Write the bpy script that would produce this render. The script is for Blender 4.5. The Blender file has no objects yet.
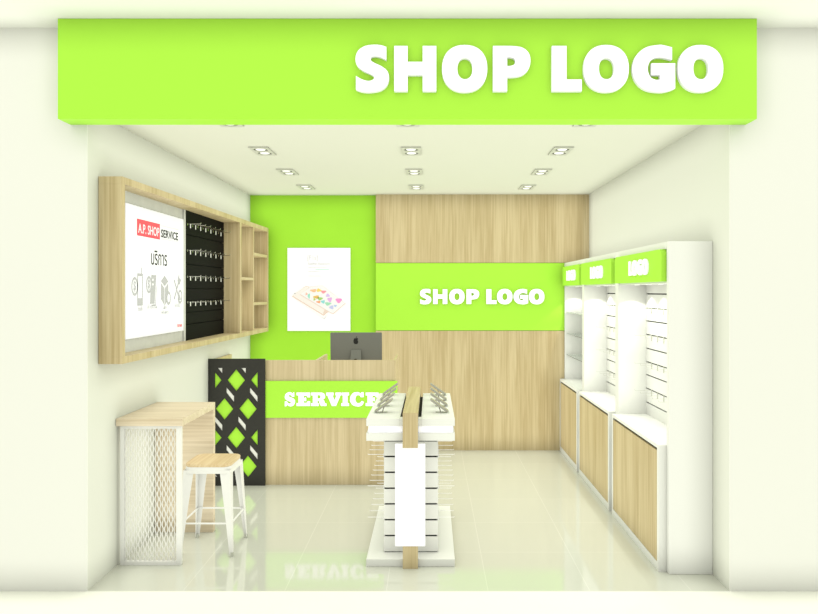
import bpy, bmesh, math, random
from mathutils import Vector, Matrix
random.seed(7)
PI = math.pi
S = bpy.context.scene
COL = S.collection
CX, CY, F, HC = 430.5, 291.3, 690.0, 1.9      # vanishing point, focal length in pixels, eye height

# ------------------------------------------------------------------ materials
def srgb(r, g, b):
    def f(c):
        c /= 255.0
        return c/12.92 if c <= .04045 else ((c+.055)/1.055)**2.4
    return (f(r), f(g), f(b), 1)

def mat(name, col, rough=.5, metal=0, emit=None, es=0, spec=.5, noise=0, nscale=20, bump=0, bscale=60):
    m = bpy.data.materials.new(name); m.use_nodes = True
    nt = m.node_tree; p = nt.nodes['Principled BSDF']
    p.inputs['Base Color'].default_value = col
    p.inputs['Roughness'].default_value = rough
    p.inputs['Metallic'].default_value = metal
    p.inputs['Specular IOR Level'].default_value = spec
    if emit:
        p.inputs['Emission Color'].default_value = emit
        p.inputs['Emission Strength'].default_value = es
    tc = nt.nodes.new('ShaderNodeTexCoord')
    if noise:
        n = nt.nodes.new('ShaderNodeTexNoise'); n.inputs['Scale'].default_value = nscale
        n.inputs['Detail'].default_value = 5
        nt.links.new(tc.outputs['Object'], n.inputs['Vector'])
        r = nt.nodes.new('ShaderNodeValToRGB')
        r.color_ramp.elements[0].position = .3; r.color_ramp.elements[1].position = .7
        r.color_ramp.elements[0].color = tuple(c*(1-noise) for c in col[:3])+(1,)
        r.color_ramp.elements[1].color = tuple(min(1, c*(1+noise)) for c in col[:3])+(1,)
        nt.links.new(n.outputs['Fac'], r.inputs['Fac'])
        nt.links.new(r.outputs['Color'], p.inputs['Base Color'])
    if bump:
        n = nt.nodes.new('ShaderNodeTexNoise'); n.inputs['Scale'].default_value = bscale
        nt.links.new(tc.outputs['Object'], n.inputs['Vector'])
        b = nt.nodes.new('ShaderNodeBump'); b.inputs['Strength'].default_value = bump
        b.inputs['Distance'].default_value = .002
        nt.links.new(n.outputs['Fac'], b.inputs['Height']); nt.links.new(b.outputs['Normal'], p.inputs['Normal'])
    return m

def wood(name, axis, light, dark, rough=.45):
    m = bpy.data.materials.new(name); m.use_nodes = True
    nt = m.node_tree; p = nt.nodes['Principled BSDF']; p.inputs['Roughness'].default_value = rough
    p.inputs['Specular IOR Level'].default_value = .3
    tc = nt.nodes.new('ShaderNodeTexCoord')
    def streak(across, along, detail, dist):
        mp = nt.nodes.new('ShaderNodeMapping')
        sc = [across]*3; sc['xyz'.index(axis)] = along
        mp.inputs['Scale'].default_value = sc
        nt.links.new(tc.outputs['Object'], mp.inputs['Vector'])
        n = nt.nodes.new('ShaderNodeTexNoise'); n.inputs['Scale'].default_value = 1
        n.inputs['Detail'].default_value = detail; n.inputs['Distortion'].default_value = dist
        nt.links.new(mp.outputs['Vector'], n.inputs['Vector'])
        return n
    a = streak(9, .5, 4, .5); b = streak(60, 1.6, 6, .2)
    mx = nt.nodes.new('ShaderNodeMix'); mx.data_type = 'FLOAT'; mx.inputs[0].default_value = .5
    nt.links.new(a.outputs['Fac'], mx.inputs[2]); nt.links.new(b.outputs['Fac'], mx.inputs[3])
    r = nt.nodes.new('ShaderNodeValToRGB')
    r.color_ramp.elements[0].position = .36; r.color_ramp.elements[0].color = dark
    r.color_ramp.elements[1].position = .60; r.color_ramp.elements[1].color = light
    nt.links.new(mx.outputs[0], r.inputs['Fac']); nt.links.new(r.outputs['Color'], p.inputs['Base Color'])
    return m

OAK_L, OAK_D = srgb(204, 188, 145), srgb(176, 157, 112)
M = {
 'facade': mat('warm white paint', srgb(228, 229, 216), .85, bump=.05, spec=.1),
 'paint': mat('dimmed cream wall paint', srgb(217, 219, 202), .8, bump=.05, spec=.2),  # darker than the facade: the dimmer interior light is put into this colour
 'ceil': mat('dimmed ceiling paint', srgb(214, 216, 196), .9, spec=.1),  # ceiling tone lowered too, indoor shade painted into the colour
 'green': mat('lime green laminate', srgb(169, 230, 68), .5, spec=.25),
 'green_wall': mat('lime green wall', srgb(158, 220, 58), .55, spec=.2, noise=.015, nscale=3),
 'white': mat('white laminate', srgb(230, 231, 220), .5, noise=.01, nscale=200),
 'white_metal': mat('white powder coated metal', srgb(232, 232, 222), .35),
 'lamp': mat('lit lamp', srgb(255, 255, 250), .5, emit=(1, 1, .98, 1), es=.35),
 'letter': mat('backlit white letter', srgb(250, 250, 250), .5, emit=(1, 1, .98, 1), es=.5),
 'letter_lifted': mat('white letter with added glow', srgb(250, 250, 250), .5, emit=(1, 1, 1, 1), es=.25),  # faint emission added to brighten the unlit fascia letters
 'lightbox': mat('lightbox print', srgb(215, 215, 215), .5, emit=(1, 1, 1, 1), es=.7),
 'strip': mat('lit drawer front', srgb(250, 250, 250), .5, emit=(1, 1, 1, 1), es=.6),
 'charcoal': mat('charcoal laminate', srgb(50, 50, 46), .5, spec=.3, noise=.04, nscale=40),
 'black': mat('black laminate', srgb(19, 19, 18), .6, spec=.05, noise=.05, nscale=60),
 'gap': mat('shadow gap black', srgb(28, 28, 26), .8),
 'groove': mat('aluminium groove', srgb(60, 60, 55), .6),
 'steel': mat('brushed steel', srgb(225, 225, 215), .25, metal=1),
 'chrome_w': mat('white wire', srgb(245, 245, 238), .3),
 'trim': mat('light trim metal', srgb(196, 198, 180), .6),
 'reflector': mat('lamp reflector', srgb(120, 120, 112), .3, metal=.8),
 'alu': mat('dark aluminium', srgb(112, 113, 104), .5, metal=.1),
 'apple': mat('black gloss logo', srgb(10, 10, 10), .3),
 'concrete': mat('grey concrete board', srgb(216, 217, 205), .8, noise=.05, nscale=14),
 'glass': None,
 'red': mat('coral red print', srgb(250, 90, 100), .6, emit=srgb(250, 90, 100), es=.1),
 'ink': mat('black print', srgb(25, 25, 25), .6),
 'grey_ink': mat('grey print', srgb(188, 188, 188), .6),
 'pale_ink': mat('pale grey print', srgb(205, 205, 205), .6),
 'phone_edge': mat('champagne phone edge', srgb(205, 190, 155), .4),
 'phone_grey': mat('grey phone body', srgb(172, 172, 158), .4),
 'screen': mat('phone screen', srgb(160, 164, 148), .15),
 'oak_z': wood('oak veneer upright grain', 'z', OAK_L, OAK_D),
 'oak_y': wood('oak veneer deep grain', 'y', OAK_L, OAK_D),
 'oak_x': wood('oak veneer wide grain', 'x', OAK_L, OAK_D),
 'pale_z': wood('pale oak upright grain', 'z', srgb(206, 190, 150), srgb(182, 165, 124)),
 'seat_wood': wood('stool seat ash', 'y', srgb(222, 202, 160), srgb(198, 170, 122)),
 'table_wood': wood('table oak', 'x', srgb(224, 210, 180), srgb(200, 184, 150)),
}
def glass():
    m = bpy.data.materials.new('clear glass'); m.use_nodes = True
    p = m.node_tree.nodes['Principled BSDF']
    p.inputs['Base Color'].default_value = (.93, 1, .95, 1); p.inputs['Roughness'].default_value = .02
    p.inputs['Transmission Weight'].default_value = 1; p.inputs['IOR'].default_value = 1.12
    return m
M['glass'] = glass()

def floor_mat():
    m = bpy.data.materials.new('glossy cream floor tile'); m.use_nodes = True
    nt = m.node_tree; p = nt.nodes['Principled BSDF']
    tc = nt.nodes.new('ShaderNodeTexCoord'); mp = nt.nodes.new('ShaderNodeMapping')
    mp.inputs['Location'].default_value = (-1.01, -5.025, 0)
    nt.links.new(tc.outputs['Object'], mp.inputs['Vector'])
    b = nt.nodes.new('ShaderNodeTexBrick'); b.offset = 0; b.inputs['Scale'].default_value = 1
    b.inputs['Brick Width'].default_value = .645; b.inputs['Row Height'].default_value = .645
    b.inputs['Mortar Size'].default_value = .0025; b.inputs['Mortar Smooth'].default_value = .2
    b.inputs['Color1'].default_value = srgb(204, 206, 188); b.inputs['Color2'].default_value = srgb(202, 204, 186)
    b.inputs['Mortar'].default_value = srgb(216, 217, 201)
    nt.links.new(mp.outputs['Vector'], b.inputs['Vector'])
    nt.links.new(b.outputs['Color'], p.inputs['Base Color'])
    p.inputs['Roughness'].default_value = .07; p.inputs['Specular IOR Level'].default_value = .75
    return m
M['tile'] = floor_mat()
M['corridor'] = mat('corridor floor', srgb(240, 241, 224), .7, spec=.2, noise=.006, nscale=4)

# ------------------------------------------------------------------ mesh tools
class MB:
    def __init__(s): s.v = []; s.f = []
    def add(s, vs, fs):
        n = len(s.v); s.v += [tuple(v) for v in vs]; s.f += [tuple(i+n for i in f) for f in fs]; return s
    def hexa(s, p):      # 8 points: bottom ring then top ring
        return s.add(p, [(3,2,1,0),(4,5,6,7),(0,1,5,4),(1,2,6,5),(2,3,7,6),(3,0,4,7)])
    def box(s, x0, x1, y0, y1, z0, z1):
        return s.hexa([(x0,y0,z0),(x1,y0,z0),(x1,y1,z0),(x0,y1,z0),(x0,y0,z1),(x1,y0,z1),(x1,y1,z1),(x0,y1,z1)])
    def tube(s, a, b, r, n=8, r2=None):
        a = Vector(a); b = Vector(b); d = (b-a).normalized(); r2 = r if r2 is None else r2
        u = d.orthogonal().normalized(); w = d.cross(u)
        vs = []
        for c, q in ((a, r), (b, r2)):
            for i in range(n):
                t = 2*PI*i/n; vs.append(c+u*(q*math.cos(t))+w*(q*math.sin(t)))
        fs = [(i, (i+1) % n, n+(i+1) % n, n+i) for i in range(n)]
        fs += [tuple(range(n-1, -1, -1)), tuple(range(n, 2*n))]
        return s.add(vs, fs)
    def lathe(s, c, prof, n=24):      # prof: (r, z) list, around vertical axis
        vs = []; m = len(prof)
        for r, z in prof:
            for i in range(n):
                t = 2*PI*i/n; vs.append((c[0]+r*math.cos(t), c[1]+r*math.sin(t), c[2]+z))
        fs = [(k*n+i, k*n+(i+1) % n, (k+1)*n+(i+1) % n, (k+1)*n+i) for k in range(m-1) for i in range(n)]
        fs += [tuple(range(n)), tuple(range((m-1)*n, m*n))]
        return s.add(vs, fs)
    def prism(s, poly, fn, d0, d1):   # poly 2-D outline, fn(a, b, depth) -> point
        n = len(poly)
        vs = [fn(a, b, d0) for a, b in poly]+[fn(a, b, d1) for a, b in poly]
        return s.add(vs, [tuple(range(n)), tuple(range(2*n-1, n-1, -1))]+[(i, (i+1) % n, n+(i+1) % n, n+i) for i in range(n)])

def wloc(o):
    v = Vector((0, 0, 0))
    while o is not None: v += o.location; o = o.parent
    return v
def finish(me, m, bev=0, smooth=False):
    bm = bmesh.new(); bm.from_mesh(me); bmesh.ops.recalc_face_normals(bm, faces=bm.faces[:]); bm.to_mesh(me); bm.free()
    me.materials.clear(); me.materials.append(m)
    if smooth:
        for p in me.polygons: p.use_smooth = True
def obj(name, mb, m, parent=None, bev=0, smooth=False, loc=None):
    """world-coordinate mesh builder -> one object, origin at parent (or loc)"""
    o0 = wloc(parent) if parent else Vector(loc if loc else (0, 0, 0))
    me = bpy.data.meshes.new(name)
    me.from_pydata([tuple(Vector(v)-o0) for v in mb.v], [], mb.f)
    finish(me, m, smooth=smooth)
    o = bpy.data.objects.new(name, me); COL.objects.link(o)
    if parent: o.parent = parent
    else: o.location = o0
    if bev:
        b = o.modifiers.new('bevel', 'BEVEL'); b.width = bev; b.segments = 2; b.limit_method = 'ANGLE'
    return o
def thing(name, label, cat, loc, group=None):
    o = bpy.data.objects.new(name, None); COL.objects.link(o); o.location = loc
    o.empty_display_size = .1
    return tag(o, label, cat, group)
def tag(o, label, cat, group=None):
    o['label'] = label; o['category'] = cat
    if group: o['group'] = group
    return o
def struct(name, mb, m):
    o = obj(name, mb, m); o['kind'] = 'structure'; return o
def dup(root, loc, label, flip=False):
    r = root.copy(); COL.objects.link(r); r.location = loc; r['label'] = label
    if flip: r.rotation_euler = (0, 0, PI)
    for ch in list(root.children):
        c = ch.copy(); COL.objects.link(c); c.parent = r
        for g in list(ch.children):
            d = g.copy(); COL.objects.link(d); d.parent = c
    return r

# ------------------------------------------------------------------ lettering
def curve_mesh(cu, name):
    o = bpy.data.objects.new(name, cu); COL.objects.link(o)
    dg = bpy.context.evaluated_depsgraph_get(); dg.update()
    me = bpy.data.meshes.new_from_object(o.evaluated_get(dg))
    bpy.data.objects.remove(o); bpy.data.curves.remove(cu)
    return me
def contour(pts, seg=6):
    P = [(p[0], p[1]) for p in pts]; sm = [len(p) > 2 for p in pts]; n = len(P); out = []
    for i in range(n):
        j = (i+1) % n; p1, p2 = P[i], P[j]; out.append(p1)
        if not (sm[i] or sm[j]): continue
        p0 = P[i-1] if sm[i] else p1; p3 = P[(j+1) % n] if sm[j] else p2
        for k in range(1, seg):
            t = k/seg
            out.append(tuple(.5*((2*p1[a])+(-p0[a]+p2[a])*t+(2*p0[a]-5*p1[a]+4*p2[a]-p3[a])*t*t+(-p0[a]+3*p1[a]-3*p2[a]+p3[a])*t**3) for a in (0, 1)))
    return out
def oval(x0, x1, y0, y1, e=2.25, n=40):
    cx, cy, a, b = (x0+x1)/2, (y0+y1)/2, (x1-x0)/2, (y1-y0)/2; r = []
    for i in range(n):
        t = 2*PI*i/n; c, s = math.cos(t), math.sin(t)
        r.append((cx+a*math.copysign(abs(c)**(2/e), c), cy+b*math.copysign(abs(s)**(2/e), s)))
    return r
def fill_mesh(contours, depth):
    cu = bpy.data.curves.new('g', 'CURVE'); cu.dimensions = '2D'; cu.fill_mode = 'BOTH'; cu.extrude = depth/2
    for c in contours:
        sp = cu.splines.new('POLY'); sp.points.add(len(c)-1)
        for p, q in zip(sp.points, c): p.co = (q[0], q[1], 0, 1)
        sp.use_cyclic_u = True
    return curve_mesh(cu, 'g')
def shape(name, contours, depth, fn, m, parent):
    """filled 2-D contours -> extruded mesh; fn maps (a, b, depth) to the world"""
    me = fill_mesh(contours, depth); o0 = wloc(parent)
    for v in me.vertices: v.co = Vector(fn(v.co.x, v.co.y, v.co.z+depth/2))-o0
    finish(me, m); o = bpy.data.objects.new(name, me); COL.objects.link(o); o.parent = parent
    me.name = name
    return o
def text_obj(name, s, box, depth, fn, m, parent, bold=0, z0=0, sx=None):
    """text fitted into box (a0, a1, b0, b1)"""
    cu = bpy.data.curves.new('t', 'FONT'); cu.body = s; cu.size = 1; cu.extrude = depth/2; cu.offset = bold
    cu.resolution_u = 3
    me = curve_mesh(cu, 't')
    xs = [v.co.x for v in me.vertices]; ys = [v.co.y for v in me.vertices]
    if not xs: return None
    ax = (box[1]-box[0])/(max(xs)-min(xs)); ay = (box[3]-box[2])/(max(ys)-min(ys)); x0, y0 = min(xs), min(ys)
    o0 = wloc(parent)
    for v in me.vertices:
        v.co = Vector(fn(box[0]+(v.co.x-x0)*ax, box[2]+(v.co.y-y0)*ay, z0+v.co.z+depth/2))-o0
    finish(me, m); o = bpy.data.objects.new(name, me); COL.objects.link(o); o.parent = parent; me.name = name
    return o

B = 229
def yf(c): return [[(p[0], B-p[1])+tuple(p[2:]) for p in k] for k in c]
s1 = 1
GL = {   # heavy sans capitals; advance positions as on the sign: (contours) in sign units, cap height 185
 'S': (22, yf([[(148,48),(125,41,s1),(98,39,s1),(60,45,s1),(32,65,s1),(22,97,s1),(30,126,s1),(55,146,s1),(82,158,s1),(98,170,s1),(93,182,s1),(75,187,s1),(50,181,s1),(24,167),(24,223),(50,231,s1),(85,233,s1),(125,225,s1),(150,205,s1),(159,175,s1),(152,147,s1),(128,127,s1),(100,114,s1),(86,104,s1),(84,93,s1),(97,86,s1),(122,89,s1),(148,101)]])),
 'H': (180, yf([[(180,44),(235,44),(235,109),(296,109),(296,44),(352,44),(352,229),(296,229),(296,163),(235,163),(235,229),(180,229)]])),
 'O': (375, yf([oval(375,560,40,233), oval(438,499,94,180)])),
 'P': (583, yf([[(583,44),(655,44),(700,50,s1),(728,72,s1),(736,106,s1),(726,142,s1),(698,165,s1),(655,172),(641,172),(641,229),(583,229)], [(641,90),(652,90),(668,94,s1),(674,107,s1),(668,121,s1),(652,126),(641,126)]])),
 'L': (0, yf([[(0,44),(60,44),(60,181),(122,181),(122,229),(0,229)]])),
 'G': (374, yf([[(536,50),(505,42,s1),(480,40,s1),(428,51,s1),(389,85,s1),(374,138,s1),(388,188,s1),(425,222,s1),(480,233,s1),(520,229,s1),(549,218),(549,115),(452,115),(452,163),(487,163),(487,182),(468,182,s1),(447,170,s1),(437,138,s1),(446,108,s1),(468,93,s1),(500,92,s1),(536,101)]])),
}
def word_layout():   # letters and their start positions along the sign, one unit = 1/4.09 px
    off = (540-350)*4.09
    return [('S', 22), ('H', 180), ('O', 375), ('P', 583), ('L', 46+off), ('O', 175+off), ('G', 374+off), ('O', 560+off)]
WL = word_layout(); W0, W1 = 22, 750+(540-350)*4.09
def sans_word(layout, start, width_units, a0, a1, b0, cap, depth, fn, m, parent):
    kx = (a1-a0)/width_units; ky = cap/185.0
    for ch, pos in layout:
        gx, cs = GL[ch]
        cs2 = [[(a0+(p[0]-gx+pos-start)*kx, b0+p[1]*ky) for p in contour(c)] for c in cs]
        shape('letter', cs2, depth, fn, m, parent)
SL = {
 'E': (84, [[(0,0),(84,0),(84,33),(68,33),(62,22),(45,22),(45,38),(50,38),(50,33),(60,33),(60,59),(50,59),(50,54),(45,54),(45,70),(62,70),(68,59),(84,59),(84,92),(0,92),(0,72),(12,72),(12,20),(0,20)]]),
 'I': (53, [[(0,0),(53,0),(53,20),(43,20),(43,72),(53,72),(53,92),(0,92),(0,72),(10,72),(10,20),(0,20)]]),
 'R': (105, [[(0,0),(52,0),(52,20),(44,20),(44,36),(52,36),(62,6),(68,0),(105,0),(105,18),(96,18),(88,38),(80,44),(92,52,1),(95,66,1),(88,84,1),(70,92),(0,92),(0,72),(12,72),(12,20),(0,20)], [(44,52),(58,52),(64,58),(64,68),(58,74),(44,74)]]),
 'V': (105, [[(0,92),(0,72),(8,72),(38,0),(66,0),(96,72),(105,72),(105,92),(62,92),(62,72),(68,72),(56,38),(44,72),(50,72),(50,92)]]),
 'C': (94, [[(92,94),(92,60),(72,60),(66,70,1),(54,74,1),(42,68,1),(36,46,1),(42,26,1),(56,20,1),(70,24,1),(78,36),(94,28),(84,8,1),(66,-2,1),(48,-3,1),(20,5,1),(2,28,1),(0,46,1),(4,68,1),(22,90,1),(46,95,1),(62,92,1),(70,86),(76,94)]]),
 'S': (72, [[(66,94),(66,62),(50,62),(46,70,1),(36,75,1),(29,71,1),(30,65,1),(45,59,1),(62,50,1),(71,36,1),(70,20,1),(60,4,1),(42,-3,1),(26,2,1),(18,8),(12,-2),(1,-2),(1,32),(18,32),(22,22,1),(34,17,1),(42,21,1),(40,28,1),(26,34,1),(8,44,1),(1,60,1),(6,80,1),(22,93,1),(38,95,1),(50,90,1),(56,86),(60,94)]]),
}

def front(Y):   return lambda a, b, d: (a, Y-d, b)       # faces the shop front
def from_left(X): return lambda a, b, d: (X+d, a, b)     # on the left wall, a = Y
def from_right(X): return lambda a, b, d: (X-d, -a, b)   # on the right wall, a = -Y

# ------------------------------------------------------------------ room shell
XL, XR, ZC, YB, YF = -2.175, 1.896, 3.058, 8.32, 4.37
ZM = 3.568
struct('floor', MB().box(XL-.2, XR+.2, YF, YB+.2, -.1, 0), M['tile'])
struct('floor', MB().box(-8, 8, -3.5, YF, -.1, 0), M['corridor'])
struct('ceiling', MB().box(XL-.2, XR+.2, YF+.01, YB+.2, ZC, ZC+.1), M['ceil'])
struct('ceiling', MB().box(-8, 8, -.2, YF+.01, ZM, ZM+.1), M['facade'])
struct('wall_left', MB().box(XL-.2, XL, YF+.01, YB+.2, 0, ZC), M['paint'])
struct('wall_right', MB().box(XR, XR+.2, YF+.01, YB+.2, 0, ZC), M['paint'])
struct('wall_front_left', MB().box(-8, XL, YF, YF+.01, 0, ZM), M['facade'])
struct('wall_front_right', MB().box(XR, 8, YF, YF+.01, 0, ZM), M['facade'])
struct('wall_front_header', MB().box(XL, XR, YF, YF+.01, ZC, ZM), M['facade'])
struct('wall_back', MB().box(XL, XR, YB, YB+.2, 0, ZC), M['green_wall'])

# back wall cladding, 75 mm proud of the green wall
def zat(y, Y): return HC-(y-CY)*Y/F
def xat(x, Y): return (x-CX)*Y/F
YW = 8.245; xw = xat(375.8, YW)
z1, z2 = zat(263, YW), zat(330.5, YW)
tag(obj('wall_panel', MB().box(xw, XR, YW, YB, z1+.004, ZC), M['oak_z'], loc=((xw+XR)/2, YW, z1)), 'oak veneer wall panel above the green logo band, under the ceiling', 'wall panel')
tag(obj('wall_panel', MB().box(xw, XR, YW, YB, 0, z2-.004), M['oak_z'], loc=((xw+XR)/2, YW, 0)), 'tall oak veneer wall panel below the green logo band, reaching the floor', 'wall panel')
t = thing('logo_sign', 'lime green band on the back wall with white letters SHOP LOGO', 'sign', ((xw+XR)/2, YB, z2))
obj('sign_board', MB().box(xw, XR, YW+.004, YB, z2, z1), M['green'], t)
sans_word(WL, W0, W1-W0, xat(420, YW), xat(544.5, YW), zat(304, YW), (304-289.2)*YW/F, .03, front(YW+.004), M['letter'], t)

# ------------------------------------------------------------------ fascia sign
YS = 4.218
t = thing('shop_signboard', 'long lime green box sign over the shop entrance with large white SHOP LOGO letters', 'sign', (-.14, YF, 2.954))
obj('sign_box', MB().box(xat(57.8, YS), xat(756.9, YS), YS, YF-.001, 2.954, ZM-.001), M['green'], t)
ys2 = YS-.03
sans_word(WL, W0, W1-W0, xat(355.4, ys2), xat(724.6, ys2), zat(91.1, ys2), (91.1-45.8)*ys2/F, .03, front(YS), M['letter_lifted'], t)

# ------------------------------------------------------------------ poster on the green wall
def print_poly(name, pts, fn, m, parent, d=.0015):
    return shape(name, [pts], d, fn, m, parent)
YP = YB-.02
t = thing('poster', 'white lightbox poster with two phones on the green back wall', 'poster', (-1.343, YB, 1.424))
px0, px1, pz0, pz1 = xat(287.4, YP), xat(350.3, YP), zat(330.9, YP), zat(247.9, YP)
obj('poster_panel', MB().box(px0, px1, YP, YB-.001, pz0, pz1), M['lightbox'], t, bev=.001)
def P(zx, zy, ox=285, oy=280, s=11.16): return (xat(ox+zx/s, YP), zat(oy+zy/s, YP))
fp = front(YP)
def tint(n, r, g, b): return mat(n, srgb(r*.93, g*.93, b*.93), .6)
cream, peach = tint('print cream', 255, 250, 244), tint('print peach edge', 244, 224, 210)
soft = tint('print soft grey', 238, 238, 238)
print_poly('printed_shadow', [P(110,215),P(430,425),P(480,380),P(440,440)], fp, soft, t, .001)
print_poly('printed_phone_back', [P(75,185),P(110,150),P(230,65),P(262,70),P(500,345),P(430,402)], fp, peach, t, .0014)
print_poly('printed_phone_back_face', [P(82,172),P(112,150),P(228,70),P(258,74),P(440,330),P(424,382)], fp, cream, t, .0018)
print_poly('printed_phone_front', [P(165,165),P(285,72),P(420,60),P(680,262),P(540,382),P(510,372)], fp, peach, t, .0022)
print_poly('printed_phone_front_face', [P(172,158),P(288,74),P(418,62),P(672,258),P(538,372),P(512,364)], fp, tint('print white', 254, 254, 254), t, .0026)
print_poly('printed_camera', [P(98,147),P(118,145),P(123,152),P(103,156)], fp, M['grey_ink'], t, .003)
blobs = [((318,118),36,16,(255,205,160)),((378,115),26,18,(255,226,130)),((430,132),28,16,(255,165,175)),((478,172),22,18,(225,200,250)),((500,218),24,26,(236,184,240)),((480,265),34,18,(170,232,196)),((268,178),12,28,(160,236,212)),((240,155),12,14,(255,200,180)),((350,190),32,18,(240,200,110)),((392,208),28,18,(176,220,130)),((425,243),22,18,(150,226,226)),((375,245),24,12,(255,176,130)),((600,228),34,26,(255,160,220)),((520,305),24,20,(205,212,250)),((562,288),16,12,(190,215,250)),((328,216),12,14,(200,220,120))]
for (bx, by), ra, rb, c in blobs:
    pts = []
    for k in range(14):
        a = 2*PI*k/14; q = 1+.22*math.sin(3*a+bx)
        pts.append(P(bx+ra*q*math.cos(a), by+rb*q*math.sin(a)))
    print_poly('printed_colour_splash', pts, fp, tint('print colour', *c), t, .0032)
def PB(x0, x1, y0, y1, s=12.2): return (xat(285+x0/s, YP), xat(285+x1/s, YP), zat(245+y1/s, YP), zat(245+y0/s, YP))
text_obj('printed_text', '[F1s]', PB(275,400,128,198), .001, fp, M['pale_ink'], t)
text_obj('printed_text', 'Selfie Expert', PB(280,548,214,250), .001, fp, M['pale_ink'], t, bold=.01)
faint = tint('print faint grey', 232, 232, 232)
for y0, a1 in ((270, 515), (320, 425), (376, 440)):
    print_poly('printed_text_line', [(PB(280, a1, y0, y0+6)[i], PB(280, a1, y0, y0+6)[j]) for i, j in ((0,2),(1,2),(1,3),(0,3))], fp, faint, t, .001)
b = PB(370, 540, 296, 303)
print_poly('printed_text_line', [(b[0],b[2]),(b[1],b[2]),(b[1],b[3]),(b[0],b[3])], fp, tint('print mint', 190, 245, 220), t, .001)

# ------------------------------------------------------------------ wall case on the left
def xf(Y): return -2.016+(Y-4.512)*.0226
def tb(mb, x0, y0, y1, z0, z1, back=0):
    return mb.hexa([(x0,y0,z0),(xf(y0)-back,y0,z0),(xf(y1)-back,y1,z0),(x0,y1,z0),(x0,y0,z1),(xf(y0)-back,y0,z1),(xf(y1)-back,y1,z1),(x0,y1,z1)])
t = thing('display_case', 'long oak wall case with poster, black hook panel and open shelves on left wall', 'wall case', (XL, 6.37, 1.434))
cz0, cz1, cy0, cy1, th = 1.424, 2.652, 4.512, 8.23, .046
xb = XL+.003
obj('top_board', tb(MB(), xb, cy0, cy1, cz1-th, cz1), M['oak_z'], t, bev=.001)
obj('bottom_board', tb(MB(), xb, cy0, cy1, cz0, cz0+th), M['oak_z'], t, bev=.001)
for a, b in ((cy0, cy0+.041), (cy1-.04, cy1)):
    obj('end_board', tb(MB(), xb, a, b, cz0+th, cz1-th), M['oak_z'], t, bev=.001)
obj('divider', tb(MB(), xb, 7.095, 7.15, cz0+th, cz1-th, .001), M['oak_z'], t, bev=.001)
obj('divider', tb(MB(), xb, 7.59, 7.62, cz0+th, cz1-th, .002), M['oak_z'], t, bev=.001)
obj('back_board', MB().box(xb, -2.14, cy0+.041, 5.985, cz0+th, cz1-th), M['concrete'], t)['label'] = 'grey concrete-look backing board'
obj('back_board', MB().box(xb, -2.14, 7.15, cy1-.04, cz0+th, cz1-th), M['oak_z'], t)
obj('shelf', tb(MB(), -2.14, 7.15, 7.59, 2.020, 2.048, .004), M['oak_y'], t)
obj('shelf', tb(MB(), -2.14, 7.62, 8.19, 2.297, 2.328, .004), M['oak_y'], t)
obj('shelf', tb(MB(), -2.14, 7.62, 8.19, 1.745, 1.775, .004), M['oak_y'], t)
obj('edge_strip', MB().box(-2.14, -2.124, 5.952, 5.9845, cz0+th, cz1-th), M['concrete'], t)
grooves = [2.395, 2.26, 2.137, 2.03, 1.924, 1.82, 1.715, 1.61]
zs = [cz1-th]+grooves+[cz0+th]
mb = MB()
for a, b in zip(zs[:-1], zs[1:]):
    mb.box(-2.15, -2.125, 5.985, 7.095, b+(.003 if b != zs[-1] else 0), a-(.003 if a != zs[0] else 0))
sp = obj('slat_panel', mb, M['black'], t); sp['label'] = 'black grooved hook panel'
obj('slat_backing', MB().box(xb, -2.15, 5.985, 7.095, cz0+th, cz1-th), M['gap'], sp)

# service poster on the case back
t = thing('service_poster', 'white poster with red A.P. SHOP title and grey icons inside oak wall case', 'poster', (-2.14, 5.35, 1.565))
XP = -2.115; ya, yb_, za, zb = 4.792, 5.911, 1.565, 2.515
obj('poster_panel', MB().box(-2.14, XP, ya, yb_, za, zb), M['lightbox'], t, bev=.001)
fl = from_left(XP)
def Q(x, y):            # a photo pixel on the poster plane
    Y = F*(-XP)/(CX-x); return (Y, zat(y, Y))
def QB(x0, x1, y0, y1): # box by left edge heights
    Y0, Y1 = Q(x0, 0)[0], Q(x1, 0)[0]; return (Y0, Y1, zat(y1, Y0), zat(y0, Y0))
def qz(zx, zy, ox, oy, s): return Q(ox+zx/s, oy+zy/s)
S1 = (125, 205, 11.17)
r0, r1 = qz(133,150,*S1), qz(389,380,*S1)
zt, zbm = r0[1], qz(133,338,*S1)[1]
obj('printed_title_block', MB().box(XP, XP+.001, r0[0], r1[0], zbm, zt), M['red'], t)
h = zt-zbm
text_obj('printed_title', 'A.P. SHOP', (r0[0]+.02, r1[0]-.015, zbm+h*.17, zbm+h*.74), .001, fl, M['lightbox'], t, bold=.01, z0=.001)
text_obj('printed_title', 'SERVICE', (qz(402,0,*S1)[0], qz(592,0,*S1)[0], zbm+h*.17, zbm+h*.70), .001, fl, M['ink'], t, bold=.02)
for zz in (zt-.01, zbm+.008):
    obj('printed_rule', MB().box(XP, XP+.001, r1[0]+.02, qz(600,0,*S1)[0], zz, zz+.003), M['pale_ink'], t)
S2 = (125, 255, 7.22)
a, b = qz(188,70,*S2), qz(303,70,*S2)
text_obj('printed_heading', 'บริการ', (a[0], b[0], a[1], zat(205+520/11.17, b[0]-.1)), .001, fl, M['ink'], t, bold=.004)
gi = M['grey_ink']
def ic(parts):
    """icon pieces in local cm-like units mapped on the poster: y centre, z centre"""
    pass
def rect(a0, a1, b0, b1): return [(a0,b0),(a1,b0),(a1,b1),(a0,b1)]
def ring(cy, cz, ry, rz, w=.6): return [oval(cy-ry,cy+ry,cz-rz,cz+rz,2), oval(cy-ry*w,cy+ry*w,cz-rz*w,cz+rz*w,2)]
icz = 1.895   # centre of the icon row
def yq(zx): return qz(zx, 0, *S2)[0]
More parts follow.
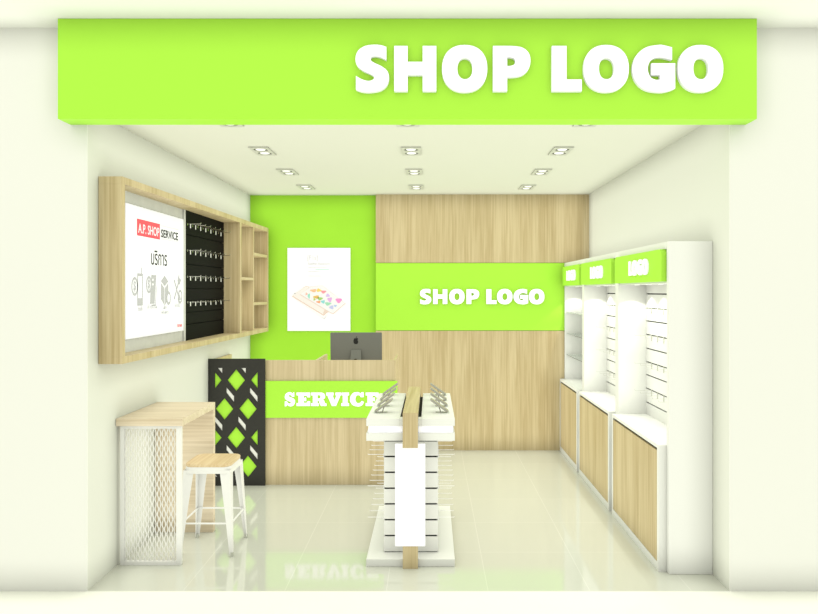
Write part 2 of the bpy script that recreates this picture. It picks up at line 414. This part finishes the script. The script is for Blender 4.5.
# phone with a coin
y0, y1 = yq(88), yq(128)
shape('printed_icon', [rect(y0, y1, icz-.10, icz+.135), rect(y0+.014, y1-.014, icz-.045, icz+.115)], .001, fl, gi, t)
shape('printed_icon', [rect(y1-.03, y1-.018, icz+.135, icz+.18)], .001, fl, gi, t)
shape('printed_icon', ring(yq(70), icz+.04, .055, .068, .72), .001, fl, gi, t)
text_obj('printed_icon', '$', (yq(70)-.02, yq(70)+.02, icz+.0, icz+.08), .001, fl, gi, t, bold=.02)
# bill with a coin
y0, y1 = yq(172), yq(226)
shape('printed_icon', [[(y0+.02,icz-.09),(y1-.035,icz-.09),(y1,icz+.13),(y0+.045,icz+.13)]], .001, fl, gi, t)
shape('printed_icon', [[(y0+.05,icz-.105),(y1-.015,icz-.105),(y1+.01,icz+.05),(y1+.005,icz+.05),(y1-.022,icz-.097),(y0+.05,icz-.097)]], .001, fl, gi, t)
shape('printed_icon', ring(yq(172), icz+.055, .05, .065, .72), .0016, fl, gi, t)
shape('printed_icon', [rect(yq(195), yq(205), icz+.05, icz+.065), rect(yq(195), yq(205), icz+.085, icz+.1)], .0016, fl, M['lightbox'], t)
text_obj('printed_icon', '$', (yq(172)-.018, yq(172)+.018, icz+.015, icz+.095), .0016, fl, gi, t, bold=.02)
# parcel box
ym = yq(286); w = .075
shape('printed_icon', [[(ym-w,icz+.085),(ym,icz+.045),(ym+w,icz+.085),(ym,icz+.13)]], .001, fl, gi, t)
shape('printed_icon', [[(ym-w,icz+.07),(ym-.006,icz+.03),(ym-.006,icz-.105),(ym-w,icz-.055)]], .001, fl, gi, t)
shape('printed_icon', [[(ym+w,icz+.07),(ym+.006,icz+.03),(ym+.006,icz-.105),(ym+w,icz-.055)]], .001, fl, gi, t)
shape('printed_icon', ring(yq(314), icz-.05, .045, .055, .6), .0018, fl, gi, t)
shape('printed_icon', [oval(yq(314)-.027, yq(314)+.027, icz-.083, icz-.017, 2)], .0016, fl, M['lightbox'], t)
# crossed tools
ym = yq(373)
for sgn in (-1, 1):
    c, s_ = math.cos(sgn*.95), math.sin(sgn*.95)
    def rt(a, b): return (ym+a*c-b*s_*.9, icz+.02+a*s_+b*c)
    shape('printed_icon', [[rt(-.10,-.010),rt(.10,-.010),rt(.10,.010),rt(-.10,.010)]], .001+.0003*(sgn+1), fl, gi, t)
    shape('printed_icon', [[rt(.07,-.03),rt(.13,-.035),rt(.11,0),rt(.13,.035),rt(.07,.03)]], .0013+.0003*(sgn+1), fl, gi, t)
shape('printed_icon', ring(yq(398), icz-.04, .045, .06, .68), .0018, fl, gi, t)
for zx0, zx1, zy, s_ in ((94,126,395,'ติดตั้ง'),(160,228,380,'จ่ายบิล'),(276,299,382,'ส่ง'),(262,312,424,'พัสดุ'),(358,396,368,'ซ่อม')):
    a, b = qz(zx0, zy+9, *S2), qz(zx1, zy-9, *S2)
    text_obj('printed_caption', s_, (a[0], b[0], a[1], a[1]+.035), .001, fl, M['grey_ink'], t)
a, b = qz(377, 522, *S2), qz(411, 500, *S2)
text_obj('printed_wordmark', 'true', (a[0], b[0], zat(255+522/7.22, a[0]), zat(255+498/7.22, a[0])), .001, fl, M['red'], t, bold=.02)

# silver hooks on the black panel
ORD = ['first', 'second', 'third', 'fourth', 'fifth', 'sixth', 'seventh']
def hook_proto(name, label, group, length, m, plate=(.010, .012), r=.0025, tip=.012):
    t = thing(name, label, 'hook', (0, 0, 0), group)
    obj('hook_plate', MB().box(0, .006, -plate[0]/2, plate[0]/2, -plate[1], .006), m, t)
    mb = MB().tube((.005, 0, 0), (length, 0, 0), r, 6).tube((length, 0, 0), (length+.002, 0, tip), r, 6)
    obj('prong', mb, m, t)
    return t
rows = [2.487, 2.258, 2.03, 1.807]; RN = ['top', 'second', 'third', 'bottom']
proto = None
for r, z in enumerate(rows):
    for k in range(7):
        x = 187+5.15*k; Y = F*2.125/(CX-x)
        lab = f'{ORD[k]} silver hook from the poster in the {RN[r]} row of the black hook panel'
        if proto is None:
            proto = hook_proto('slatwall_hook', lab, 'silver hooks on the black panel', .12, M['steel'])
            obj('tag_holder', MB().box(.03, .032, -.009, .009, -.036, .002), M['white'], proto)
            proto.location = (-2.125, Y, z)
        else: dup(proto, (-2.125, Y, z), lab)

# ------------------------------------------------------------------ high table
tx0, tx1, ty0, ty1 = -2.173, -1.712, 4.763, 5.487
t = thing('bar_table', 'high oak-topped table with white mesh end against the left wall', 'table', ((tx0+tx1)/2, (ty0+ty1)/2, 0))
obj('table_top', MB().box(tx0, tx1, ty0, ty1, .969, 1.02), M['table_wood'], t, bev=.0015)
obj('leg_panel', MB().box(tx0, tx1, ty1-.05, ty1, 0, .969), M['table_wood'], t, bev=.0015)
mx0, mx1, my = -2.152, -1.730, 4.785
mb = MB()
for a, b in ((mx0, mx0+.026), (mx1-.034, mx1)): mb.box(a, b, my, my+.03, 0, .967)
mb.box(mx0+.026, mx1-.034, my, my+.03, 0, .026).box(mx0+.026, mx1-.034, my, my+.03, .947, .967)
mf = obj('mesh_frame', mb, M['white_metal'], t, bev=.001)
mf['label'] = 'white steel frame at the front end'
mb = MB(); p_ = .0162; a_ = .0038; per = .070; ox = mx0+.026; nx = int((mx1-.034-ox)/p_)
p_ = (mx1-.034-ox)/nx
nz = 112; zz0, zz1 = .026, .947
for i in range(nx+1):
    sgn = 1 if i % 2 else -1
    pts = []
    for k in range(nz+1):
        z = zz0+(zz1-zz0)*k/nz; c = math.cos(2*PI*z/per); c = math.copysign(abs(c)**.7, c)
        x = ox+i*p_+sgn*a_*c; x = min(max(x, ox+.002), mx1-.036); pts.append((x, z))
    n0 = len(mb.v); w = .0026
    vs = []; fs = []
    for x, z in pts: vs += [(x-w, my+.012, z), (x+w, my+.012, z), (x+w, my+.0165, z), (x-w, my+.0165, z)]
    for k in range(nz):
        b0 = 4*k
        for q in range(4): fs.append((b0+q, b0+(q+1) % 4, b0+4+(q+1) % 4, b0+4+q))
    mb.add(vs, fs)
obj('expanded_metal_mesh', mb, M['white_metal'], mf)['label'] = 'white expanded metal mesh infill'

# ------------------------------------------------------------------ stool
scx, scy = -1.612, 5.135
t = thing('bar_stool', 'white metal bar stool with light wooden seat beside the high table', 'stool', (scx, scy, 0))
def rrect(hx, hy, r, n=6):
    o = []
    for (sx, sy, a0) in ((1,1,0),(-1,1,PI/2),(-1,-1,PI),(1,-1,1.5*PI)):
        for k in range(n+1):
            a = a0+PI/2*k/n; o.append((sx*(hx-r)+r*math.cos(a), sy*(hy-r)+r*math.sin(a)))
    return o
flat = lambda a, b, d: (scx+a, scy+b, d)
def loft(mb, rings):
    n = len(rings[0][0]); vs = []
    for poly, z in rings: vs += [flat(a, b, z) for a, b in poly]
    fs = [(k*n+i, k*n+(i+1) % n, (k+1)*n+(i+1) % n, (k+1)*n+i) for k in range(len(rings)-1) for i in range(n)]
    fs += [tuple(range(n)), tuple(range((len(rings)-1)*n, len(rings)*n))]
    return mb.add(vs, fs)
obj('seat', loft(MB(), [(rrect(.164,.164,.06), .632), (rrect(.166,.166,.06), .636), (rrect(.166,.166,.06), .650), (rrect(.162,.162,.058), .655)]), M['seat_wood'], t)
obj('seat_pan', loft(MB(), [(rrect(.176,.176,.052), .588), (rrect(.168,.168,.055), .606), (rrect(.165,.165,.06), .632)]), M['white_metal'], t)
for sx in (-1, 1):
    for sy in (-1, 1):
        mb = MB()
        def L(u, z, wid):       # corner point and flange ends of the folded leg section
            cx_, cy_ = sx*(.168+(.197-.168)*u), sy*(.168+(.197-.168)*u)
            th_ = .004
            return [(cx_, cy_), (cx_-sx*wid, cy_), (cx_-sx*wid, cy_-sy*th_), (cx_-sx*th_, cy_-sy*th_), (cx_-sx*th_, cy_-sy*wid), (cx_, cy_-sy*wid)]
        ringz = [(0, .61, .075), (.35, .40, .055), (.8, .12, .032), (1, .012, .024)]
        vs = []
        for u, z, wid in ringz: vs += [flat(a, b, z) for a, b in L(u, z, wid)]
        fs = [(k*6+i, k*6+(i+1) % 6, (k+1)*6+(i+1) % 6, (k+1)*6+i) for k in range(3) for i in range(6)]
        fs += [tuple(range(6)), tuple(range(18, 24))]
        mb.add(vs, fs)
        lg = obj('leg', mb, M['white_metal'], t)
        fx, fy = scx+sx*.189, scy+sy*.189
        obj('foot', MB().tube((fx, fy, 0), (fx, fy, .03), .012, 10), M['trim'], lg)['label'] = 'grey rubber foot'
q = .178; zr = .232
for a, b in (((-q,-q),(q,-q)), ((-q,q),(q,q)), ((-q,-q),(-q,q)), ((q,-q),(q,q))):
    obj('footrest_bar', MB().tube((scx+a[0], scy+a[1], zr), (scx+b[0], scy+b[1], zr), .0065, 8), M['white_metal'], t)

# ------------------------------------------------------------------ service counter
cxr = -.345; cyf, cyb, ctop = 6.775, 7.45, 1.223
t = thing('service_counter', 'oak service counter with lime green SERVICE band in front of green wall', 'counter', (-1.25, 7.1, 0))
obj('front_panel', MB().box(XL+.005, cxr, cyf, cyf+.03, 0, ctop), M['pale_z'], t, bev=.001)
for x0, x1 in ((XL+.005, XL+.03), (-1.135, -1.112), (cxr-.02, cxr)):
    obj('side_panel', MB().box(x0, x1, cyf+.03, cyb, 0, ctop), M['pale_z'], t, bev=.001)
obj('desk_top', MB().box(XL+.03, cxr-.02, cyf+.03, cyb-.01, 1.0, 1.03), M['oak_x'], t)
bd = obj('sign_band', MB().box(xat(265, 6.76), -.325, cyf-.018, cyf, .661, 1.021), M['green'], t)
bd['label'] = 'lime green band with white slab letters'
k6 = 6.757/F/6.817; zb0 = zat(380+177/6.817, 6.757)
for ch, a0, a1 in (('S',66,138),('E',147,240),('R',246,352),('V',349,456),('I',452,505),('C',512,607),('E',618,706)):
    w_, cs = SL[ch]; x0 = xat(275+a0/6.817, 6.757); kx = (a1-a0)*k6/w_
    shape('letter', [[(x0+p[0]*kx, zb0+p[1]*k6) for p in contour(c)] for c in cs], .005, front(cyf-.018), M['letter'], bd)

# charcoal lattice screen at the counter's left end
YLt = 6.744; kk = YLt/F/8.77
t = thing('lattice_screen', 'charcoal cutout screen with green diamonds left of the service counter', 'screen', ((XL-1.616)/2, YLt, 0))
def LP(zx, zy): return (xat(200+zx/8.77, YLt), zat(350+zy/8.77, YLt))
def clip(poly, x0, x1, y0, y1):
    def cut(pl, inside, inter):
        out = []
        for i in range(len(pl)):
            a, b = pl[i-1], pl[i]
            if inside(b):
                if not inside(a): out.append(inter(a, b))
                out.append(b)
            elif inside(a): out.append(inter(a, b))
        return out
    def ix(v): return lambda a, b: (v, a[1]+(b[1]-a[1])*(v-a[0])/(b[0]-a[0]))
    def iy(v): return lambda a, b: (a[0]+(b[0]-a[0])*(v-a[1])/(b[1]-a[1]), v)
    for ins, it in ((lambda p: p[0] >= x0, ix(x0)), (lambda p: p[0] <= x1, ix(x1)), (lambda p: p[1] >= y0, iy(y0)), (lambda p: p[1] <= y1, iy(y1))):
        poly = cut(poly, ins, it)
        if not poly: return []
    return poly
dia, par = [], []
for r in range(-1, 5):
    for c in range(-2, 4):
        cx_ = 317+206*c+(103 if r % 2 else 0); cy_ = 265+252*r
        q = clip([(cx_-77,cy_),(cx_,cy_-95),(cx_+77,cy_),(cx_,cy_+95)], 130, 505, 158, 1112)
        if len(q) > 2: dia.append([LP(*p) for p in q])
        px_, py_ = cx_-52, cy_+128
        q = clip([(px_-33,py_-65),(px_+33,py_+12),(px_+33,py_+65),(px_-33,py_-18)], 130, 505, 158, 1112)
        if len(q) > 2: par.append([LP(*p) for p in q])
x0l, x1l = XL+.002, -1.616
outer = [(x0l, 0), (x1l, 0), (x1l, 1.241), (x0l, 1.241)]
shape('cutout_sheet', [outer]+dia+par, .012, front(YLt+.012), M['charcoal'], t)
obj('green_backing', MB().box(x0l+.01, x1l-.012, YLt+.0125, YLt+.03, 0, 1.24), M['green'], t)['label'] = 'lime green backing seen in the diamonds'
def grow(p, k=1.0): return p
shape('white_inlay', par, .006, front(YLt+.0125), M['white'], t)['label'] = 'white inlays in the slanted slots'

# desktop computer
mx, my_ = xat(356.5, 7.15), 7.15
t = thing('desktop_computer', 'dark grey all-in-one computer seen from behind on the service counter', 'computer', (mx, my_+.06, 1.03))
tilt = .10
def mon(a, b, d): # a across, b up from the screen bottom, d depth towards the front
    return (mx+a, my_-d*math.cos(tilt)-b*math.sin(tilt)*.6, 1.10+b*math.cos(tilt)-d*math.sin(tilt)*.6)
def scr(hw0, hw1, b0, b1, d0, d1, r=.012):
    o = []
    for a, b in rrect(.5, .5, .02, 4): o.append(((a)*(hw0+hw1), b0+(b+.5)*(b1-b0)))
    return MB().prism(o, mon, d0, d1)
obj('screen_housing', scr(.266, .266, 0, .378, 0, .02), M['alu'], t, bev=.004)
obj('display', scr(.258, .258, .07, .37, -.003, 0), M['screen'], t)
fm = lambda a, b, d: mon(a, b, .0205+d)
nk = [(-.055,-.02),(.055,-.02),(.047,.20),(-.047,.20)]
mb = MB().hexa([mon(-.065,-.03,.13), mon(.065,-.03,.13), mon(.06,-.03,.118), mon(-.06,-.03,.118), mon(-.05,.20,.03), mon(.05,.20,.03), mon(.05,.20,.02), mon(-.05,.20,.02)])
obj('stand_neck', mb, M['alu'], t, bev=.002)
obj('stand_foot', MB().box(mx-.10, mx+.10, my_-.19, my_+.04, 1.03, 1.04).box(mx-.065, mx+.065, my_-.155, my_-.12, 1.04, 1.075), M['alu'], t)
shape('cable_hole', [oval(-.018, .018, .08, .116, 2)], .001, lambda a, b, d: mon(a, b, .088+d), M['apple'], t)
ap = contour([(0,.026),(.008,.029,1),(.018,.024,1),(.014,.012,1),(.020,-.002,1),(.014,-.016,1),(.006,-.022,1),(0,-.019,1),(-.006,-.022,1),(-.016,-.014,1),(-.020,.004,1),(-.016,.022,1),(-.007,.028,1)], 4)
shape('logo', [[(a*1.25-.002, b*1.25+.285) for a, b in ap]], .001, fm, M['apple'], t)
shape('logo', [[(a*1.2-.002, b*1.2+.286) for a, b in [(0,.030),(.001,.038),(.009,.045),(.009,.037),(.004,.031)]]], .001, fm, M['apple'], t)

# ------------------------------------------------------------------ centre display stand
ya0, ya1 = 4.762, 5.95; dx0, dx1 = -.4437, .168; dc = (dx0+dx1)/2
t = thing('display_stand', 'white two-sided display stand with oak strap in the middle of the floor', 'display stand', (dc, (ya0+ya1)/2, 0))
obj('base', MB().box(dx0, dx1, ya0, ya1, 0, .051), M['white'], t, bev=.002)
bx0, bx1, by0, by1 = -.330, .053, 4.89, 5.83
gz = [.281-.1125+.0, .281, .393, .504, .617, .729, .841]
zs = [.057]+gz+[.872]
mb = MB(); g = .006
for i in range(len(zs)-1):
    a, b = zs[i]+(g if i else 0), zs[i+1]-(g if i < len(zs)-2 else 0)
    mb.box(bx0, bx1, by0, by1, a, b)
sb = obj('slat_body', mb, M['white'], t)
obj('groove_core', MB().box(bx0+.008, bx1-.008, by0+.008, by1-.008, .05, .87), M['gap'], sb)['label'] = 'black grooves between the slats'
wx0, wx1 = -.190, -.086
sl = .022
for x0, x1 in ((dx0, wx0-sl), (wx1+sl, dx1)):
    obj('tray_top', MB().box(x0, x1, ya0, ya1+.016, .970, 1.019), M['white'], t, bev=.002)
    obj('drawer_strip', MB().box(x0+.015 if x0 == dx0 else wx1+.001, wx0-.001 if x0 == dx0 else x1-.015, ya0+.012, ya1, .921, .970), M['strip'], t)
obj('tray_infill', MB().box(wx0-sl, wx0, ya0, ya0+.08, .970, 1.019).box(wx1, wx1+sl, ya0, ya0+.08, .970, 1.019), M['white'], t)
obj('tray_slot', MB().box(wx0-sl+.001, wx1+sl-.001, ya0+.08, ya1, .9702, .99), M['gap'], t)
obj('tray_bottom', MB().box(dx0, dx1, ya0, ya1+.016, .868, .921), M['white'], t, bev=.002)
yo0, yo1 = 4.722, 6.018
obj('wood_strap', MB().box(wx0, wx1, yo0-.0115, yo1, 1.0195, 1.068), M['oak_y'], t)
obj('strap_end', MB().box(wx0, wx1, yo0-.012, ya0, .830, 1.0675), M['oak_z'], t)
obj('back_post', MB().box(wx0, wx1, ya1+.016, yo1, 0, 1.0195), M['oak_z'], t)
obj('front_post', MB().box(wx0, wx1, yo0, ya0, 0, .830), M['oak_z'], t, bev=.001)
obj('poster_panel', MB().box(-.242, -.0356, yo0-.008, yo0, .158, .858), M['lightbox'], t)['label'] = 'blank white lit poster panel'

proto = None
HR = [(.735, 'top'), (.510, 'middle'), (.287, 'bottom')]
for side, sx in (('left', -1), ('right', 1)):
    for z, rn in HR:
        for k in range(7):
            Y = 4.93+.145*k
            lab = f'{ORD[k]} white wire hook from the front in the {rn} row, {side} side of display stand'
            if proto is None:
                proto = hook_proto('wire_hook', lab, 'white wire hooks on the display stand', .115, M['chrome_w'], (.02, .02), .0020, .004)
                proto.location = (bx1, Y, z)
                proto['label'] = lab
                if sx < 0: proto.rotation_euler = (0, 0, PI); proto.location = (bx0, Y, z)
            else:
                d = dup(proto, (bx1 if sx > 0 else bx0, Y, z), lab)
                d.rotation_euler = (0, 0, 0 if sx > 0 else PI)

# phones on tilted stands, four each side
def phone_proto():
    s_ = thing('phone_stand', '', 'phone stand', (0, 0, 0), 'phone stands on the display stand')
    obj('stand_base', MB().box(-.024, .028, -.022, .022, 0, .003), M['trim'], s_, bev=.001)
    obj('stand_arm', MB().tube((.012, 0, .003), (.0, 0, .043), .0035, 8), M['phone_grey'], s_)
    p = thing('smartphone', '', 'phone', (0, 0, 0), 'phones on the display stand')
    ang = math.radians(35); c, sn = math.cos(ang), math.sin(ang)
    fn = lambda a, b, d: (.0-a*c-d*-sn*1, b, .062-a*-sn*-1+d*c)
    # long axis a: outer low (+a is outward), plane tilted towards the customer side
    fn = lambda a, b, d: (a*c+d*sn, b, .049-a*sn+d*c)
    body = rrect(.078, .038, .008, 3)
    obj('phone_body', MB().prism(body, fn, 0, .0105), M['phone_grey'], p)
    obj('phone_back', MB().prism(rrect(.070, .034, .006, 3), fn, -.003, 0), M['phone_edge'], p)
    obj('phone_screen', MB().prism(rrect(.074, .035, .006, 3), fn, .0105, .0112), M['screen'], p)
    return s_, p
sp_, pp_ = phone_proto(); first = True
for side, sx in (('left', -1), ('right', 1)):
    X = -.3375 if sx < 0 else -.138+(.3375-.138)
    for k in range(4):
        Y = 5.02+.28*k; loc = (X, Y, 1.0195)
        n = ['nearest', 'second nearest', 'third nearest', 'farthest'][k]
        la = f'{n} tilted smartphone on the {side} half of the white display stand top'
        lb = f'small grey stand under the {n} smartphone on the {side} half of the display top'
        if first: a, b = pp_, sp_; a.location = loc; b.location = loc; a['label'] = la; b['label'] = lb; first = False
        else: a = dup(pp_, loc, la); b = dup(sp_, loc, lb)
        for o in (a, b): o.rotation_euler = (0, 0, 0 if sx > 0 else PI)

# ------------------------------------------------------------------ right hand cabinets
XB, XU, XP2 = 1.545, 1.600, 1.835
bays = [(7.28, 8.243, 'farthest'), (5.979, 7.19, 'middle'), (4.677, 5.876, 'nearest')]
GZ = [1.878, 1.758, 1.649, 1.534, 1.417, 1.303, 1.193, 1.078, .960]
ctexts = [('L', 0), ('O', 129), ('G', 328), ('O', 514)]
for bi, (y0, y1, nm) in enumerate(bays):
    lab = {'farthest': 'farthest white display cabinet with glass shelves, beside the back wall', 'middle': 'middle white display cabinet with green LOGO header along the right wall', 'nearest': 'nearest white display cabinet with green LOGO header and tall end panel'}[nm]
    t = thing('display_cabinet', lab, 'cabinet', ((XB+XR)/2, (y0+y1)/2, 0), 'display cabinets along the right wall')
    mb = MB()
    e = .03
    mb.box(XB, XR-.0005, y0, y1, .832, .857)            # top
    mb.box(XB, XR-.0005, y0, y0+e, 0, .832).box(XB, XR-.0005, y1-e, y1, 0, .832)
    mb.box(XB, XR-.0005, y0+e, y1-e, 0, .055)
    mb.box(XR-.02, XR-.0005, y0+e, y1-e, .055, .832)
    obj('base_carcass', mb, M['white'], t)
    obj('cavity_shadow_gap', MB().box(XB+.022, XB+.03, y0+e, y1-e, .055, .832), M['gap'], t)
    obj('door', MB().box(XB+.002, XB+.02, y0+e+.002, y1-e-.002, .057, .812), M['oak_z'], t)
    # upper part
    yd = {0: (y0-.09, y0), 1: (y0-.103, y0), 2: (y0-.045, y0)}[bi]
    obj('side_panel', MB().box(XU, XR-.0005, yd[0], yd[1]-.0005, 0, 2.237), M['white'], t, bev=.003)
    if bi == 0: obj('side_panel', MB().box(XU, XR-.0005, y1-.03, y1, .857, 2.237), M['white'], t)
    ye = y1-.03 if bi == 0 else y1
    obj('top_panel', MB().box(XU, XR-.0005, y0, ye, 2.19, 2.237), M['white'], t)
    if bi == 0:
        obj('back_panel', MB().box(XP2, XR-.0005, y0, ye, .857, 2.19), M['white'], t)
        for z in (1.652, 1.40, 1.148):
            obj('glass_shelf', MB().box(XU+.015, XP2-.001, y0+.002, ye-.002, z-.002, z+.002), M['glass'], t)
    else:
        zs = [2.19]+GZ+[.857]; mb = MB()
        for a, b in zip(zs[:-1], zs[1:]):
            mb.box(XP2, XP2+.014, y0, ye, b+(.005 if b != .857 else 0), a-(.005 if a != 2.19 else 0))
        s_ = obj('slat_panel', mb, M['white'], t)
        obj('groove_backing', MB().box(XP2+.0145, XR-.0005, y0, ye, .857, 2.19), M['gap'], s_)
    # header with clipped top corners, letters proud of it
    hy0, hy1, hz0, hz1 = y0+.006, ye-.006, 1.967, 2.187
    cut = .03
    prof = [(-hy0, hz0), (-hy0, hz1-cut), (-hy0-cut, hz1), (-hy1+cut, hz1), (-hy1, hz1-cut), (-hy1, hz0)]
    hd = obj('header_board', MB().prism(prof, from_right(XU+.012), 0, .045), M['green'], t)
    hd['label'] = 'lime green header with white letters LOGO'
    obj('soffit', MB().box(XU+.012, XP2, y0, ye, 1.955, 1.967), M['white'], t)
    cyh = (y0+y1)/2
    sans_word(ctexts, 0, 704, -cyh-.145, -cyh+.325, 2.022, .112, .012, from_right(XU-.033), M['letter'], hd)
    nl = 3 if bi == 0 else 4
    for k in range(nl):
        yl = ye-.15-(k*.30)
        lm = obj('spot_lamp', MB().lathe((1.715, yl, 1.940), [(.018, .010), (.022, .012), (.022, .0145)], 16), M['lamp'], t)
        ld = bpy.data.lights.new('cabinet_light', 'SPOT'); ld.energy = 11; ld.spot_size = math.radians(104); ld.spot_blend = .25
        ld.shadow_soft_size = .012; ld.color = (1, 1, .95)
        lo = bpy.data.objects.new('cabinet_light', ld); COL.objects.link(lo); lo.parent = lm
        lo.location = Vector((1.715, yl, 1.945))-wloc(lm)

proto = None
for nm, ystart in (('nearest', 5.72), ('middle', 7.05)):
    for r, z in enumerate((1.758, 1.534, 1.303, 1.078)):
        for k in range(5):
            Y = ystart-.15*k
            lab = f'{ORD[k]} thin hook from the far side, {RN[r]} row, in the {nm} right-hand cabinet'
            if proto is None:
                proto = hook_proto('slatwall_hook', lab, 'hooks in the right-hand cabinets', .14, M['trim'], (.006, .045), .0014)
                proto.location = (XP2, Y, z); proto.rotation_euler = (0, 0, PI)
            else:
                dup(proto, (XP2, Y, z), lab, True)

# ------------------------------------------------------------------ ceiling lights
def ceiling_light():
    t = thing('ceiling_light', '', 'ceiling light', (0, 0, 0), 'twin ceiling downlights')
    hw, hl = .078, .158
    cs = [[(-hw,-hl),(hw,-hl),(hw,hl),(-hw,hl)]]+[oval(-.058, .058, c-.058, c+.058, 2, 28) for c in (-.072, .072)]
    shape('frame', cs, .011, lambda a, b, d: (a, b, -.011+d), M['trim'], t)
    obj('backing_plate', MB().box(-hw+.004, hw-.004, -hl+.004, hl-.004, -.004, -.0005), M['reflector'], t)
    for c in (-.072, .072):
        obj('lamp', MB().lathe((0, c, -.004), [(.040, 0), (.040, -.004), (.032, -.008), (.014, -.010)], 20), M['lamp'], t, smooth=False)
    ld = bpy.data.lights.new('downlight', 'AREA'); ld.shape = 'RECTANGLE'; ld.size = .1; ld.size_y = .26
    ld.energy = 2.2; ld.color = (1, 1, .94); ld.spread = math.radians(150)
    lo = bpy.data.objects.new('downlight', ld); COL.objects.link(lo); lo.parent = t; lo.location = (0, 0, -.032)
    return t
proto = ceiling_light(); first = True
cols = [(-1.38, 'left'), (-.158, 'centre'), (1.07, 'right')]
rowsY = [(4.665, 'front row just behind the green sign'), (5.675, 'second row from the shop front'), (6.67, 'third row from the shop front'), (7.646, 'back row nearest the back wall')]
for Y, rn in rowsY:
    for X, cn in cols:
        lab = f'twin ceiling downlight, {cn} one in the {rn}'
        if first: proto.location = (X, Y, ZC); proto['label'] = lab; first = False
        else: dup(proto, (X, Y, ZC), lab)

# ------------------------------------------------------------------ daylight, camera, view
w = bpy.data.worlds.new('World'); S.world = w; w.use_nodes = True
bg = w.node_tree.nodes['Background']; bg.inputs[0].default_value = (.985, 1, .90, 1); bg.inputs[1].default_value = .38

cam = bpy.data.cameras.new('camera'); co = bpy.data.objects.new('camera', cam); COL.objects.link(co)
co.location = (0, 0, HC); co.rotation_euler = (PI/2, 0, 0)
cam.sensor_width = 36; cam.lens = F/818*36
cam.shift_x = -(CX-409)/818; cam.shift_y = -(307-CY)/818
cam.clip_start = .05
S.camera = co
S.view_settings.view_transform = 'Standard'; S.view_settings.look = 'None'
S.view_settings.gamma = 1; S.view_settings.use_curve_mapping = False
S.view_settings.exposure = -1.2
S.cycles.max_bounces = 10; S.cycles.diffuse_bounces = 1; S.cycles.glossy_bounces = 4; S.cycles.transmission_bounces = 6
S.cycles.use_denoising = True
S.cycles.sample_clamp_indirect = 4

S.cycles.use_fast_gi = True
S.cycles.fast_gi_method = 'ADD'
S.world.light_settings.distance = .21
S.world.light_settings.ao_factor = 1.72
